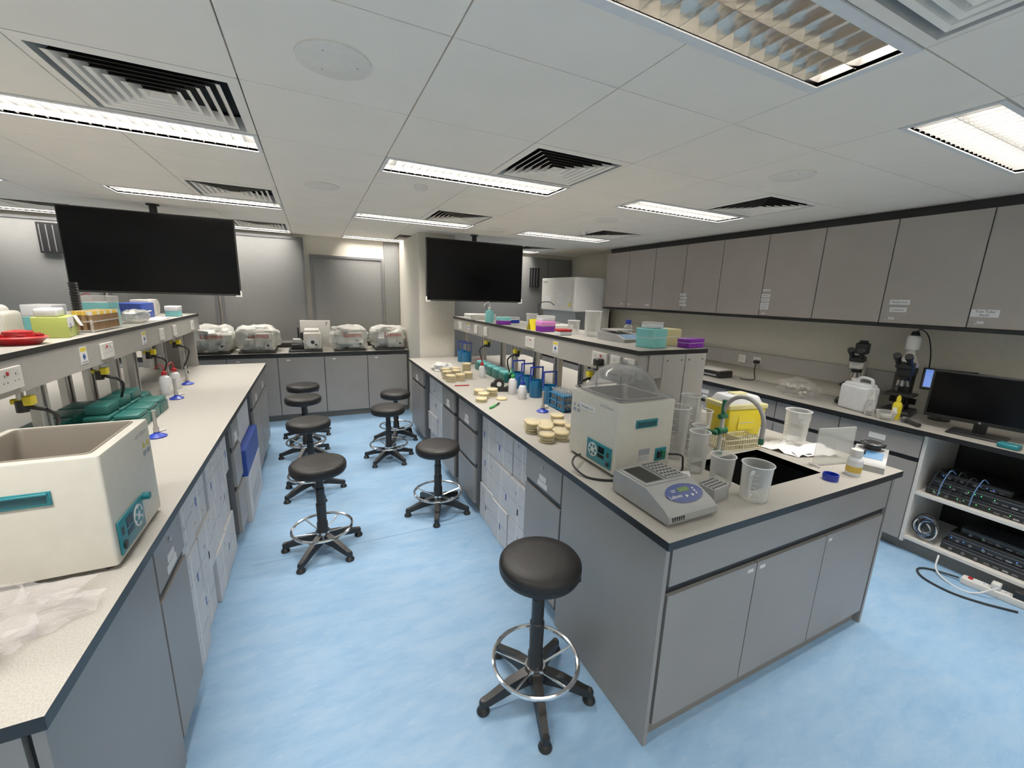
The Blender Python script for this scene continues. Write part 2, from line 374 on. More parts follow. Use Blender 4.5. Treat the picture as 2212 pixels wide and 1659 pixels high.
b=B('plug_cable'); b.box(1.572,1.97,1.30,1.52,2.02,1.345,BPL,.008); b.curve([(1.54,1.995,1.30),(1.53,1.97,1.15),(1.54,1.90,1.0),(1.52,1.80,.93),(1.47,1.765,.912),(1.38,1.745,.93)],.005,CABLE); b.build()
def tap(x,y,sg):
    b=B('gas_tap'); z=1.18
    b.rod((x,y,1.27),(x,y,1.21),.012,ALU); b.cyl(x,y,1.165,.02,.05,BPL); b.rod((x,y,1.19),(x-sg*.07,y,1.17),.009,BPL)
    b.box(x-.03,y-.012,1.20,x+.03,y+.012,1.222,YEL,.005); b.box(x-sg*.015,y-.03,1.195,x-sg*.045,y+.01,1.235,YEL,.006)
    b.curve([(x-sg*.07,y,1.17),(x-sg*.09,y+.02,1.13),(x-sg*.06,y+.06,1.05),(x-sg*.02,y+.1,.97),(x-sg*.03,y+.16,.91)],.007,CABLE)
    b.build()
for y in (2.35,3.05,3.85,4.5): tap(XLB(.61),y,-1)
for y in (2.18,3.3,4.0): tap(XC(.61),y,1)
# ------------------------------------------------------------ cartons in knee spaces
def cartons(x,sg,y0,y1,rows,cols,seed,ztop=.84):
    rr=random.Random(seed); b=B('cardboard_box_stack'); hz=ztop/rows; wy=(y1-y0)/cols
    for i in range(rows):
        for j in range(cols):
            o=rr.uniform(0,.03); xa=x+sg*o; xb=x+sg*.42
            ya=y0+j*wy+.004; yb=y0+(j+1)*wy-.004; za=i*hz+.001; zb=(i+1)*hz-.003
            b.box(xa,ya,za,xb,yb,zb,CARD,.004)
            f=xa-sg*.0008
            def mk(dy0,dz0,dy1,dz1,m): b.box(xa,ya+dy0*(yb-ya),za+dz0*(zb-za),f,ya+dy1*(yb-ya),za+dz1*(zb-za),m)
            mk(.0,.497,1,.505,PGREY); mk(.46,.0,.53,1,PAPER)
            for k in range(7):
                u,v=rr.uniform(.06,.85),rr.uniform(.08,.9); w=rr.uniform(.03,.10)
                mk(u,v,u+w,v+rr.uniform(.012,.03),PFAINT)
            if rr.random()<.75: u,v=rr.uniform(.1,.8),rr.uniform(.15,.6); mk(u,v,u+.06,v+.16,PBLUE)
            if rr.random()<.5: u,v=rr.uniform(.1,.8),rr.uniform(.6,.8); mk(u,v,u+.05,v+.08,PGREY)
    b.build(False)
cartons(1.075,1,1.96,2.77,3,3,1); cartons(1.085,1,3.70,4.40,4,2,2)
cartons(-.545,-1,1.88,2.98,3,4,3)
b=B('blue_white_storage_box')
b.box(-.50,3.30,.0,-.95,3.95,.36,CARD,.004); b.box(-.50,3.30,.362,-.95,3.95,.56,PBLUE,.004); b.box(-.55,3.3,.565,-.95,3.95,.8,CARD,.004); b.box(-.499,3.4,.08,-.4985,3.85,.2,PFAINT); b.build(False)
# ------------------------------------------------------------ far counter
b=B('far_counter'); yf=5.88
b.box(-2.6,yf,.868,1.19,YF-.01,.90,BLK,0,TOP); b.box(-2.58,yf+.04,.08,1.18,YF-.02,.868,GREYD); b.box(-2.58,yf+.08,0,1.18,YF-.02,.08,KICK)
xx=1.17
while xx>-2.5:
    b.box(xx-.005,yf+.02,.09,xx-.535,yf+.04,.84,GREY); b.box(xx-.44,yf+.0192,.80,xx-.40,yf+.02,.815,PAPER); xx-=.54
b.box(-2.6,YF-.03,.9,1.19,YF-.01,.95,BLK)
b.build(False)
b=B('wall_column'); b.box(1.2,5.21,0,1.66,YF-.001,H-.001,CREAM); b.build(False)
def blind(nm,x0,x1,z0,z1,m=BLIND,y=YF):
    b=B(nm); b.box(x0,y-.05,z0,x1,y-.045,z1,m); b.box(x0-.03,y-.06,z0,x0,y-.001,z1+.03,GREYD); b.box(x1,y-.06,z0,x1+.03,y-.001,z1+.03,GREYD)
    b.box(x0,y-.06,z1,x1,y-.001,z1+.03,GREYD); b.box(x0,y-.058,z0,x1,y-.04,z0+.03,ALU); b.build(False)
blind('window_1',-1.03,-.10,.97,2.35); blind('window_2',.02,.93,.97,2.14); blind('window_3',-2.12,-1.12,.97,2.35); blind('window_4',-3.3,-2.22,.97,2.35)
b=B('trim_1'); b.box(.98,YF-.03,.951,1.19,YF-.001,2.4,BLIND); b.build(False)
b=B('wall_panelling'); b.box(1.7,YF-.05,0,3.60,YF-.001,2.36,BLIND); b.box(2.6,YF-.055,0,2.62,YF-.05,2.36,GREYD); b.box(3.75,YF-.055,1.0,3.77,YF-.05,2.36,GREYD); b.box(3.6,YF-.05,.95,4.24,YF-.001,2.36,BLIND); b.build(False)
for x,z in ((3.48,2.02),(-2.55,2.16)):
    b=B('wall_vent'); b.box(x-.09,YF-.08,z-.16,x+.09,YF-.062,z+.16,BLK)
    for k in range(3): b.box(x-.07+.055*k,YF-.085,z-.14,x-.062+.055*k,YF-.08,z+.14,GREYD)
    b.build(False)
# ------------------------------------------------------------ right counter with rack
XF=3.65
b=B('side_counter')
b.box(XF,-1.5,.868,XR-.01,6.42,.90,BLK,0,TOP)
ra,rb=.30,1.17
for y0,y1 in ((-1.48,ra),(rb,6.4)):
    b.box(XF+.05,y0,.08,XR-.01,y1,.868,GREYD); b.box(XF+.10,y0,0,XR-.01,y1,.08,KICK)
yy=rb
while yy<6.2:
    y2=min(yy+.5,6.4)
    b.box(XF+.03,yy+.004,.70,XF+.05,y2-.004,.855,GREY); b.box(XF+.04,yy,.67,XF+.05,y2,.70,BLK); b.box(XF+.03,yy+.004,.09,XF+.05,y2-.004,.665,GREY)
    b.box(XF+.03,yy+.2,.76,XF+.0292,yy+.3,.80,PAPER); b.box(XF+.03,yy+.21,.72,XF+.0292,yy+.27,.745,PAPER); yy+=.5
b.box(XF+.03,-1.48,.09,XF+.05,ra-.0,.855,GREY)
b.box(XF+.04,rb-.02,.08,XR-.01,rb,.868,WHITE); b.box(XF+.04,ra,.08,XR-.01,ra+.02,.868,WHITE)
b.box(XF+.05,ra,.44,XR-.02,rb-.02,.46,WHITE); b.box(XF+.05,ra,.10,XR-.02,rb-.02,.12,WHITE); b.box(XF+.10,ra,0,XR-.02,rb,.10,KICK)
b.box(XR-.03,ra,.1,XR-.01,rb,.868,BLK)
b.build(False)
def av(x,y0,y1,z,h,d=.3,led=LEDG,pr=.3):
    b=B('audio_video_device'); b.box(x,y0,z,x+d,y1,z+h,BPL,.004)
    n=int((y1-y0)/.03)
    for k in range(n):
        if R.random()<pr: b.box(x,y0+.02+k*.029,z+h*.38,x-.001,y0+.024+k*.029,z+h*.45,led)
    b.box(x,y0+.01,z+h*.6,x-.001,y1-.01,z+h*.68,GREYD)
    for q in range(3): b.rod((x,y1-.05-.06*q,z+h*.3),(x-.01,y1-.05-.06*q,z+h*.3),.009,GREYD,12)
    for q in range(4): b.box(x,y0+.03+.04*q,z+h*.12,x-.001,y0+.055+.04*q,z+h*.28,PGREY if q==1 else GREYD)
    b.build(False)
av(3.75,.62,1.12,.461,.06); av(3.76,.64,1.10,.522,.06,.28); av(3.79,.75,1.08,.583,.04,.2,LEDB); av(3.75,.34,.60,.461,.10,.3,LEDB); av(3.79,.36,.58,.562,.06,.25,LEDG,.5)
av(3.75,.60,.98,.121,.065,.3,LEDB); av(3.76,.60,.96,.187,.06,.28,LEDB); av(3.76,.34,.58,.121,.10,.3,LEDB); av(3.80,.62,.92,.248,.045,.2)
b=B('cable_bundle')
for k in range(10):
    c=[CABW,CABLE,CABB,CABLE][k%4]; r=.045+.006*k; cy=1.06+R.uniform(-.01,.01); cz=.225+R.uniform(-.012,.012)
    b.tube([(3.735+.015*math.sin(t*2+k*1.3),cy+r*.65*math.cos(t),cz+r*.85*math.sin(t)) for t in [2*pi*i/24 for i in range(24)]],.004,c,6,True)
b.build()
b=B('cable_bundle')
for k in range(5): b.curve([(3.80,1.06-.05*k,.63),(3.74,1.07-.05*k,.65+.01*(k%3)),(3.725,1.09-.05*k,.57),(3.735,1.10-.05*k,.47)],.0035,[CABLE,CABB,CABLE][k%3],6)
b.build()
b=B('power_strip'); b.at(3.655,.66,.0,6); b.box(-.03,-.16,.0,.03,.16,.045,WHITE,.006)
for k in range(3):
    b.box(-.02,-.13+.09*k,.045,.02,-.07+.09*k,.048,MILK); b.box(-.005,-.115+.09*k,.048,.005,-.11+.09*k,.0485,BPL)
b.box(-.012,.115,.045,.012,.135,.052,RED); b.box(-.025,-.1,.045,.025,-.05,.09,BPL,.005); b.box(-.025,-.0,.045,.025,.04,.085,WHITE,.005); b.build()
b=B('floor_cable'); b.curve([(3.64,.83,.02),(3.6,.96,.008),(3.52,.99,.008),(3.44,.93,.008),(3.42,.80,.008),(3.47,.68,.008),(3.56,.56,.008)],.006,CABLE); b.curve([(3.66,.95,.10),(3.60,.93,.03),(3.54,.85,.006),(3.54,.74,.006),(3.60,.66,.08)],.005,CABW); b.build()
# upper cabinets
def cab():
    b=B('wall_cabinet'); x=3.95
    b.box(x+.02,-1.5,1.585,XR-.002,5.07,2.35,GREYD); b.box(x-.01,-1.5,1.56,XR-.002,5.08,1.585,BLK)
    b.box(x+.06,-1.5,2.35,XR-.002,5.07,2.415,BLK)
    y=5.07
    while y>-1.0:
        b.box(x,y-.004,1.59,x+.02,y-.481,2.345,GREYW); y-=.485
    def lab(y,z,w,h,t=None,sz=.014):
        b.box(x,y-w/2,z-h/2,x-.0012,y+w/2,z+h/2,PAPER)
        if t: b.text(t,sz,(x-.0012,y,z),(0,-1,0),(0,0,1),BPL)
        else: b.box(x-.0012,y-w*.38,z-h*.1,x-.0016,y+w*.38,z+h*.1,PGREY)
    lab(1.12,1.685,.13,.048,'Test Tube\nRack',.022); lab(1.57,1.745,.12,.036,'Vitaplex Roll',.018); lab(1.57,1.69,.10,.034,'Labwipes',.019)
    lab(1.60,1.625,.035,.016); lab(1.13,1.625,.03,.016)
    for z,w in ((1.83,.07),(1.78,.085),(1.74,.085),(1.70,.085),(1.665,.085)): lab(2.60,z,w,.03 if w>.08 else .018)
    lab(2.6,1.61,.03,.014)
    for k,z in enumerate((1.78,1.74,1.70,1.66)): lab(3.60-.01*(k%2),z,.09,.028)
    lab(4.18,1.64,.07,.02); lab(4.52,1.64,.05,.018); lab(4.68,1.64,.05,.018)
    for y in (1.60,1.12,2.09,2.57,3.07,3.54,.66): b.rod((x,y+.03,1.615),(x-.004,y+.03,1.615),.007,ALU,10)
    b.build(False)
cab()
b=B('cable_trunking'); b.box(XR-.06,1.6,1.03,XR-.002,5.0,1.19,RAIL,.003); b.build(False)
for y in (2.75,2.92):
    b=B('power_socket'); plate(b,XR-.06,y,1.11,.086,.086,1); b.build(False)
b=B('plug_cable'); b.box(XR-.075,2.71,1.085,XR-.12,2.76,1.12,BPL,.006); b.curve([(XR-.11,2.735,1.09),(XR-.13,2.72,1.0),(XR-.14,2.70,.93),(XR-.16,2.75,.91),(XR-.17,2.84,.908)],.005,CABLE); b.build()
# laminar hood
b=B('laminar_flow_hood'); x0,x1,y0,y1=3.45,4.12,5.12,6.1
b.box(x0,y0,1.50,x1,y1,2.0,WHITE,.012); b.box(x0+.22,y0,.931,x1,y0+.02,1.51,WHITE); b.box(x0+.22,y1-.02,.931,x1,y1,1.51,WHITE); b.box(x1-.02,y0,.931,x1,y1,1.51,WHITE); b.box(x0+.2,y0,.901,x1,y1,.93,WHITE)
b.quad((x0+.02,y0+.01,1.51),(x0+.02,y1-.01,1.51),(x0+.12,y1-.01,1.1),(x0+.12,y0+.01,1.1),CLEAR)
b.text('AirPure systems',.065,(x0,y0+.08,1.75),(0,0,1),(0,1,0),PGREY)
b.box(x0,5.80,1.62,x0-.002,5.97,1.72,PAPER); b.box(x0,5.45,1.62,x0-.002,5.6,1.76,PAPER)
b.box(x0,5.46,1.70,x0-.0025,5.59,1.705,PGREY); b.box(x0,5.48,1.66,x0-.0025,5.57,1.665,PGREY); b.add([(x0-.002,5.2,1.58),(x0-.002,5.27,1.58),(x0-.002,5.235,1.65)],[(0,1,2)],YEL); b.box(x0,5.92,1.93,x0-.002,6.05,1.95,PGREY)
b.build(False)
# ------------------------------------------------------------ TVs
def tv(cx,y):
    b=B('wall_television'); w,h=1.26,.72; z0=1.615
    b.box(cx-w/2,y,z0,cx+w/2,y+.035,z0+h,BPL,.006); b.box(cx-w/2+.010,y-.001,z0+.018,cx+w/2-.010,y+.001,z0+h-.010,SCREEN)
    b.box(cx-.3,y+.035,z0+.1,cx+.3,y+.08,z0+h-.15,BPL,.01); b.rod((cx,y+.1,z0+.3),(cx,y+.1,H),.03,BPL,16); b.box(cx-.12,y+.08,z0+.25,cx+.12,y+.12,z0+.5,BPL); b.cyl(cx,y+.1,H-.012,.05,.011,BPL)
    for s_ in (-1,1):
        xe=cx+s_*w/2; b.box(xe-.006*s_,y-.006,z0-.008,xe-.045*s_,y+.04,z0+.004,WHITE); b.box(xe+.006*s_,y-.006,z0-.008,xe-.006*s_,y+.04,z0+.05,WHITE)
    b.build(False)
tv(1.85,4.92); tv(-1.27,4.95)
# ------------------------------------------------------------ stools
def stool(x,y,h,a0):
    b=B('lab_stool'); b.at(x,y,0,a0)
    b.lathe((0,0,h-.075),[(0,0),(.145,0),(.16,.006),(.168,.02),(.1695,.036),(.168,.04),(.1695,.044),(.168,.056),(.16,.067),(.146,.074),(.10,.078),(0,.079)],VINYL,48)
    b.lathe((0,0,h-.105),[(0,0),(.05,0),(.09,.03),(0,.03)],BPL,24)
    t=h-.10
    b.lathe((0,0,.10),[(0,0),(.034,0),(.034,.10),(.029,.11),(.031,(t-.1)*.55),(.026,(t-.1)*.56),(.027,(t-.1)*.8),(.023,(t-.1)*.81),(.023,t-.1),(0,t-.1)],BPL,24)
    b.lathe((0,0,.07),[(0,0),(.045,0),(.05,.02),(.048,.05),(.036,.06),(0,.06)],BPL,24)
    b.rod((.02,0,h-.09),(.13,.03,h-.10),.005,BPL); b.box(.12,.02,h-.108,.17,.045,h-.094,BPL,.004)
    for k in range(5):
        a=2*pi*k/5; L=Matrix.Rotation(a,4,'Z')
        vs=[]
        for (r,w,z0,z1) in ((.03,.028,.07,.125),(.12,.024,.06,.105),(.215,.019,.035,.068),(.25,.017,.032,.058)):
            vs+=[(r,-w,z0),(r,w,z0),(r,w*.75,z1),(r,-w*.75,z1)]
        fs=[]
        for i in range(3):
            for q in range(4): fs.append((i*4+q,i*4+(q+1)%4,(i+1)*4+(q+1)%4,(i+1)*4+q))
        fs+=[(0,1,2,3),(15,14,13,12)]
        b.add(vs,fs,BPL,L)
        b.lathe((.24*math.cos(a),.24*math.sin(a),0),[(0,0),(.026,0),(.028,.006),(.022,.02),(.016,.026),(.018,.05),(.012,.062),(0,.064)],BPL,20)
        c,s_=math.cos(a+.6),math.sin(a+.6)
        b.rod((.035*c,.035*s_,.125),(.182*c,.182*s_,.165),.0055,CHROME,8)
    b.ring(0,0,.165,.183,.0095,CHROME,48)
    b.lathe((0,0,.118),[(.036,0),(.044,0),(.044,.022),(.036,.022)],CHROME,24)
    b.build()
for p in ((.775,1.28,.662,-36),(-.035,2.74,.63,20),(-.095,3.66,.642,0),(-.15,4.53,.645,35),(-.16,5.10,.65,15),(.62,4.16,.567,10),(.80,4.76,.575,36),(.805,2.95,.562,36)): stool(*p)
# ------------------------------------------------------------ water baths
def rrect(w,d,r,n=6):
    o=[]
    for cx,cy,a0 in ((w-r,d-r,0),(-w+r,d-r,90),(-w+r,-d+r,180),(w-r,-d+r,270)):
        for k in range(n+1):
            a=math.radians(a0+90*k/n); o.append((cx+r*math.cos(a),cy+r*math.sin(a)))
    return o
def loft(b,loops,m,cap0=False,cap1=False):
    n=len(loops[0]); vs=[p for l in loops for p in l]; fs=[]
    for i in range(len(loops)-1):
        for k in range(n): fs.append((i*n+k,i*n+(k+1)%n,(i+1)*n+(k+1)%n,(i+1)*n+k))
    if cap0: fs.append(tuple(reversed(range(n))))
    if cap1: fs.append(tuple(range((len(loops)-1)*n,len(loops)*n)))
    b.add(vs,fs,m)
def bath(cx,cy,z,side,lid):
    b=B('water_bath'); b.at(cx,cy,z); w,d,h=.17,.185,.345; f=.012
    for sx in (-1,1):
        for sy in (-1,1): b.cyl(sx*(w-.03),sy*(d-.03),0,.012,.014,BPL,12)
    def lp(w_,d_,r_,z_): return [(p[0],p[1],z_) for p in rrect(w_,d_,r_)]
    loft(b,[lp(w-.004,d-.004,.008,f),lp(w,d,.008,f+.004),lp(w,d,.008,h-.006),lp(w-.002,d-.002,.008,h-.001),lp(w-.006,d-.006,.008,h),lp(w-.026,d-.026,.016,h)],OFFW,True)
    loft(b,[lp(w-.026,d-.026,.016,h),lp(w-.027,d-.027,.016,h+.003),lp(w-.031,d-.031,.016,h+.003),lp(w-.034,d-.034,.016,h-.004),lp(w-.036,d-.036,.02,.16),lp(w-.05,d-.05,.02,.15)],TANK,False,True)
    for sy in (-1,1):
        y=sy*d
        b.box(-.065,y,.225,.065,y+sy*.004,.265,TEAL,.002); b.box(-.055,y+sy*.004,.232,.055,y+sy*.0046,.255,DTEAL)
        b.box(-.06,y+sy*.003,.256,.06,y+sy*.012,.262,TEAL,.002)
    x=side*w; o=x+side*.006
    ylo,yhi=-.165,.02
    b.box(x,ylo,.03,o,yhi,.135,TEAL,.003)
    o2=o+side*.001
    b.box(o,ylo+.015,.085,o2,ylo+.03,.11,BPL) ; b.box(o,-.115,.09,o2,-.07,.12,SCREEN); b.box(o,-.115,.065,o2,-.07,.082,SCREEN)
    cy_=-.03
    b.rod((o,cy_,.088),(o+side*.002,cy_,.088),.034,WHITE,28)
    for k in range(6):
        a=k*pi/3; b.rod((o+side*.002,cy_+.021*math.cos(a),.088+.021*math.sin(a)),(o+side*.003,cy_+.021*math.cos(a),.088+.021*math.sin(a)),.008,TEAL,14)
    b.rod((o+side*.002,cy_,.088),(o+side*.003,cy_,.088),.009,MILK,14)
    b.box(o,-.155,.045,o+side*.006,-.135,.065,BPL,.002)
    rt=(0,side,0)
    b.text('Lab Cohort',.02,(x,-.10,.315) if side<0 else (x,.10,.315),rt,(0,0,1),PGREY)
    for k in range(2): 
        yy=.15-.035*k; b.add([(x+side*.001,yy-.012,.262),(x+side*.001,yy+.012,.262),(x+side*.001,yy,.284)],[(0,1,2)],YEL if side>0 else PGREY)
        b.box(x,yy-.012,.235,x+side*.001,yy+.012,.252,PGREY)
    if side<0:
        b.box(x,-.02,.262,x+side*.001,.11,.29,PAPER); b.text('Chemistry Lab',.017,(x+side*.001,.045,.276),rt,(0,0,1),BPL)
        b.box(.07,-d,.05,.14,-d-.005,.115,TEAL,.003); b.box(.08,-d-.005,.065,.10,-d-.012,.1,BPL,.002); b.box(.108,-d-.005,.065,.13,-d-.012,.1,DGRN,.002); b.box(-.03,-d,.09,.035,-d-.001,.12,PGREY); b.box(-.03,-d,.06,.035,-d-.001,.085,PFAINT)
    else: b.rod((x,.04,.12),(x+.02,.04,.12),.012,TEAL,14)
    if lid:
        vs=[];fs=[];seg=40
        prof=((1,.004),(1,.014),(.94,.016),(.91,.045),(.83,.082),(.69,.112),(.48,.132),(.25,.142),(.001,.145))
        for i,(s_,zz) in enumerate(prof):
            for k in range(seg):
                a=2*pi*k/seg; e=min(.45 if i<3 else .6+.08*i,1)
                cx_=math.copysign(abs(math.cos(a))**e,math.cos(a)); sy_=math.copysign(abs(math.sin(a))**e,math.sin(a))
                vs.append((cx_*(w-.008)*s_,sy_*(d-.008)*s_,h+.003+zz))
        for i in range(8):
            for k in range(seg): fs.append((i*seg+k,i*seg+(k+1)%seg,(i+1)*seg+(k+1)%seg,(i+1)*seg+k))
        b.add(vs,fs,SMOKE)
        b.tube([(p[0],p[1],h+.012) for p in rrect(w-.006,d-.006,.02)],.004,SMOKE,6,True)
        b.cyl(0,0,h+.147,.014,.018,SMOKE,16)
    b.build()
bath(1.355,1.545,.90,-1,True)
bath(-.715,1.59,.90,1,False)
b=B('power_cable'); b.curve([(1.50,1.345,.98),(1.535,1.30,.985),(1.54,1.29,.95),(1.53,1.285,.91),(1.48,1.295,.906),(1.36,1.315,.906),(1.22,1.32,.906),(1.12,1.36,.906),(1.07,1.42,.908),(1.06,1.50,.93),(1.10,1.55,.945),(1.17,1.6,.93)],.005,CABLE); b.build()
# heating block
b=B('dry_bath_heater'); b.at(1.225,1.105,.90)
b.prism([(.155,.01),(.155,.095),(.14,.10),(-.03,.10),(-.13,.058),(-.155,.04),(-.16,.02),(-.155,.01)],-.125,.125,HGREY)
b.box(-.11,-.02,.1,.11,.145,.104,HGREY,.002); b.box(-.10,-.005,.104,-.005,.135,.1048,GREYD); b.box(-.095,.0,.1048,-.01,.13,.1052,BLK)
b.box(.005,-.005,.104,.10,.135,.112,HGREY)
for i in range(5):
    for j in range(6): b.cyl(.016+.018*i,.008+.0235*j,.1121,.0065,.0006,BPL,10)
sl=Matrix.Translation((.02,-.085,.0795))@Matrix.Rotation(math.atan2(.042,.10),4,'X')
old=b.M; b.M=b.M@sl
vs=[(.092*math.cos(t),.045*math.sin(t),.001) for t in [2*pi*k/36 for k in range(36)]]; b.add(vs,[tuple(range(36))],PANB)
b.box(-.02,.006,.0012,.035,.026,.002,LCD)
b.text('Labnex',.022,(-.052,-.010,.001),(1,0,0),(0,1,0),PAPER); b.box(-.055,.018,.0012,-.03,.02,.0016,PAPER); b.box(-.055,.011,.0012,-.035,.013,.0016,PAPER)
for k in range(2): b.lathe((.0+.03*k,-.016,.001),[(0,.001),(.008,.001),(.008,0)],PAPER,3)
for k in range(3): b.cyl(.055,.012-.012*k,.001,.004,.001,PAPER,10)
b.M=old
for k in range(6): b.box(-.11+.011*k,-.1595,.022,-.105+.011*k,-.150,.038,BPL)
for sx in (-.1,.1):
    for sy in (-.13,.13): b.cyl(sx,sy,0,.012,.011,BPL,12)
b.build()
b=B('heating_block_insert'); b.at(1.455,1.055,.90,8); b.box(-.055,-.04,0,.055,.04,.065,HGREY,.003)
for i in range(6):
    for j in range(4): b.cyl(-.043+.017*i,-.027+.018*j,.0651,.006,.0006,BPL,10)
b.build()
b=B('number_tag'); b.at(1.43,1.185,.90,-15)
b.quad((-.04,-.02,.001),(.04,-.02,.001),(.04,.02,.06),(-.04,.02,.06),PAPER); b.text('18',.06,(0,0,.0305),(1,0,0),(0,.4,.59),BPL); b.quad((-.04,.02,.06),(.04,.02,.06),(.04,.045,.001),(-.04,.045,.001),PAPER); b.build(False)
def beaker(x,y,z,r,h,nm='plastic_beaker',m=CLEAR,handle=False,marks=True):
    b=B(nm); b.at(x,y,z,R.uniform(0,360) if not handle else 200)
    b.lathe((0,0,0),[(0,.001),(r*.86,.001),(r*.9,.006),(r,h-.006),(r*1.06,h),(r*.97,h-.004),(r*.86,.01),(0,.005)],m,32)
    b.ring(0,0,h,r*1.045,.0022,MILK,32)
    if marks:
        for k in range(6): 
            zz=h*(.2+.12*k); rr=r*(.9+.1*zz/h)+.0008
            b.tube([(rr*math.cos(a),rr*math.sin(a),zz) for a in (0,.15,.3,.4 if k%2 else .2)],.0009,MILK,4)
    if handle: b.curve([(r*.98,0,h*.88),(r*1.5,0,h*.85),(r*1.55,0,h*.5),(r*1.4,0,h*.25),(r*.92,0,h*.22)],.006,m,8)
    b.build()
beaker(1.62,.985,.90,.058,.155,handle=True); beaker(1.60,1.13,.90,.050,.14); beaker(1.67,1.47,.90,.062,.27,'measuring_jug',handle=True)
beaker(1.69,1.62,.90,.055,.29,'measuring_jug'); beaker(1.62,1.28,.90,.045,.20); beaker(2.48,1.33,.935,.062,.175); beaker(2.06,1.63,.90,.055,.17)
beaker(1.84,1.54,.90,.05,.30,'measuring_cylinder'); beaker(1.95,1.60,.90,.04,.22); beaker(1.79,1.42,.90,.036,.17)
beaker(1.83,2.46,1.431,.06,.18); beaker(1.80,2.66,1.431,.045,.10); beaker(1.75,3.25,1.431,.05,.12); beaker(1.42,1.87,.90,.045,.20,'measuring_cylinder')
def taper(b,w,d,h,k,m,z0=0,bev=.012):
    bm=bmesh.new(); bmesh.ops.create_cube(bm,size=1)
    for v in bm.verts:
        f=1 if v.co.z>0 else k; v.co=Vector((v.co.x*w*f,v.co.y*d*f,z0+(v.co.z+.5)*h))
    bmesh.ops.bevel(bm,geom=bm.edges[:],offset=bev,segments=3,affect='EDGES',profile=.5); bm.verts.index_update()
    b.add([v.co.copy() for v in bm.verts],[[v.index for v in f.verts] for f in bm.faces],m); bm.free()
b=B('sharps_container'); b.at(2.35,1.63,.90,-10); taper(b,.28,.2,.18,.88,YEL); taper(b,.29,.21,.03,1,TRYEL,.175,.008); taper(b,.2,.14,.05,1.25,MILK,.2,.012); b.box(-.05,-.03,.245,.05,.03,.26,TRYEL,.005)
b.box(-.06,-.0985,.05,.06,-.094,.13,YEL); b.box(-.055,-.0992,.09,.055,-.0985,.094,PFAINT); b.build()
b=B('plastic_basket'); b.at(2.12,1.445,.90,-8); w,d,h=.13,.06,.06
for z in (0.004,.032,h): b.tube([(-w,-d,z),(w,-d,z),(w,d,z),(-w,d,z)],.0035,CR,6,True)
for k in range(17):
    x=-w+2*w*k/16
    for y in (-d,d): b.box(x-.0025,y-.002,0.001,x+.0025,y+.002,h,CR)
    b.box(x-.0018,-d,0.001,x+.0018,d,.003,CR)
for k in range(9):
    y=-d+2*d*k/8
    for x in (-w,w): b.box(x-.002,y-.0025,0.001,x+.002,y+.0025,h,CR)
b.box(-.002,-d,0.001,.002,d,h,CR); b.build(False)
b=B('lab_faucet'); b.at(1.93,1.40,.90,0); b.cyl(0,0,0,.022,.02,DGRN,20); b.rod((0,0,.02),(0,0,.22),.011,OFFW,12)
arc=[(0,-.11*(1-math.cos(t)),.22+.12*math.sin(t)) for t in [pi*k/14 for k in range(15)]]
b.tube(arc,.011,RAIL,10); b.rod(arc[-1],(0,-.22,.16),.011,RAIL,10); b.rod((0,-.22,.16),(0,-.22,.13),.013,DGRN)
b.rod((-.03,0,.13),(.03,0,.13),.02,DGRN,14); b.rod((-.035,0,.13),(-.06,0,.13),.011,DGRN,12); b.box(-.075,-.03,.12,-.06,.03,.14,DGRN,.004)
b.rod((-.025,0,.21),(.025,0,.21),.014,DGRN,12); b.rod((0,0,.21),(0,0,.30),.0125,DGRN,12); b.build()
b=B('paper_sheet')
for k,(x,y,a) in enumerate(((2.36,1.33,10),(2.42,1.29,-18),(2.46,1.24,60))):
    b.at(x,y,.901+.002*k,a); n=6; vs=[];fs=[]
    for i in range(n+1):
        for j in range(n+1):
            vs.append((-.09+.18*i/n,-.128+.256*j/n*.8,.002+.03*abs(noise.noise(Vector((i*.5,j*.5,k*3.))))))
    for i in range(n):
        for j in range(n): q=i*(n+1)+j; fs.append((q,q+1,q+n+2,q+n+1))
    b.add(vs,fs,PAPER)
b.build()
b=B('acrylic_sheet'); b.at(2.36,1.07,.90,-12); b.box(-.12,-.003,0,.12,.003,.20,CLEAR); b.box(-.11,-.03,0,-.10,.03,.01,CLEAR); b.build(False)
b=B('vortex_mixer'); b.at(2.53,.985,.90,-70); b.prism([(-.085,0),(-.085,.03),(-.06,.055),(.0,.085),(.085,.085),(.09,0)],-.065,.065,HGREY)
b.quad((-.05,-.055,.0585),(.05,-.055,.0585),(.05,-.005,.0835),(-.05,-.005,.0835),CYAN)
b.cyl(0,.04,.085,.035,.02,BPL,24); b.lathe((0,.04,.105),[(0,0),(.05,0),(.052,.012),(.045,.016),(0,.012)],BPL,28)
for k in range(8): b.cyl(.04*math.cos(k*pi/4),.04+.04*math.sin(k*pi/4),.117,.007,.006,GREYD,8)
b.cyl(-.03,-.03,.07,.012,.016,BPL,14); b.build()
b=B('reagent_bottle'); b.at(2.32,.955,.90,200); b.lathe((0,0,0),[(0,0),(.029,0),(.031,.004),(.031,.075),(.026,.09),(.019,.097),(.019,.103)],MILK,28); b.lathe((0,0,.101),[(0,0),(.024,0),(.024,.03),(0,.03)],WHITE,28); b.lathe((0,0,.02),[(.0316,0),(.0316,.03)],ORNG,28); b.lathe((0,0,.05),[(.0320,0),(.0320,.025)],PAPER,28); b.build()
b=B('bottle_cap'); b.lathe((2.15,.965,.90),[(0,.004),(.028,.004),(.028,.03),(.032,.03),(.032,0),(0,0)],BLUE,28); b.build()
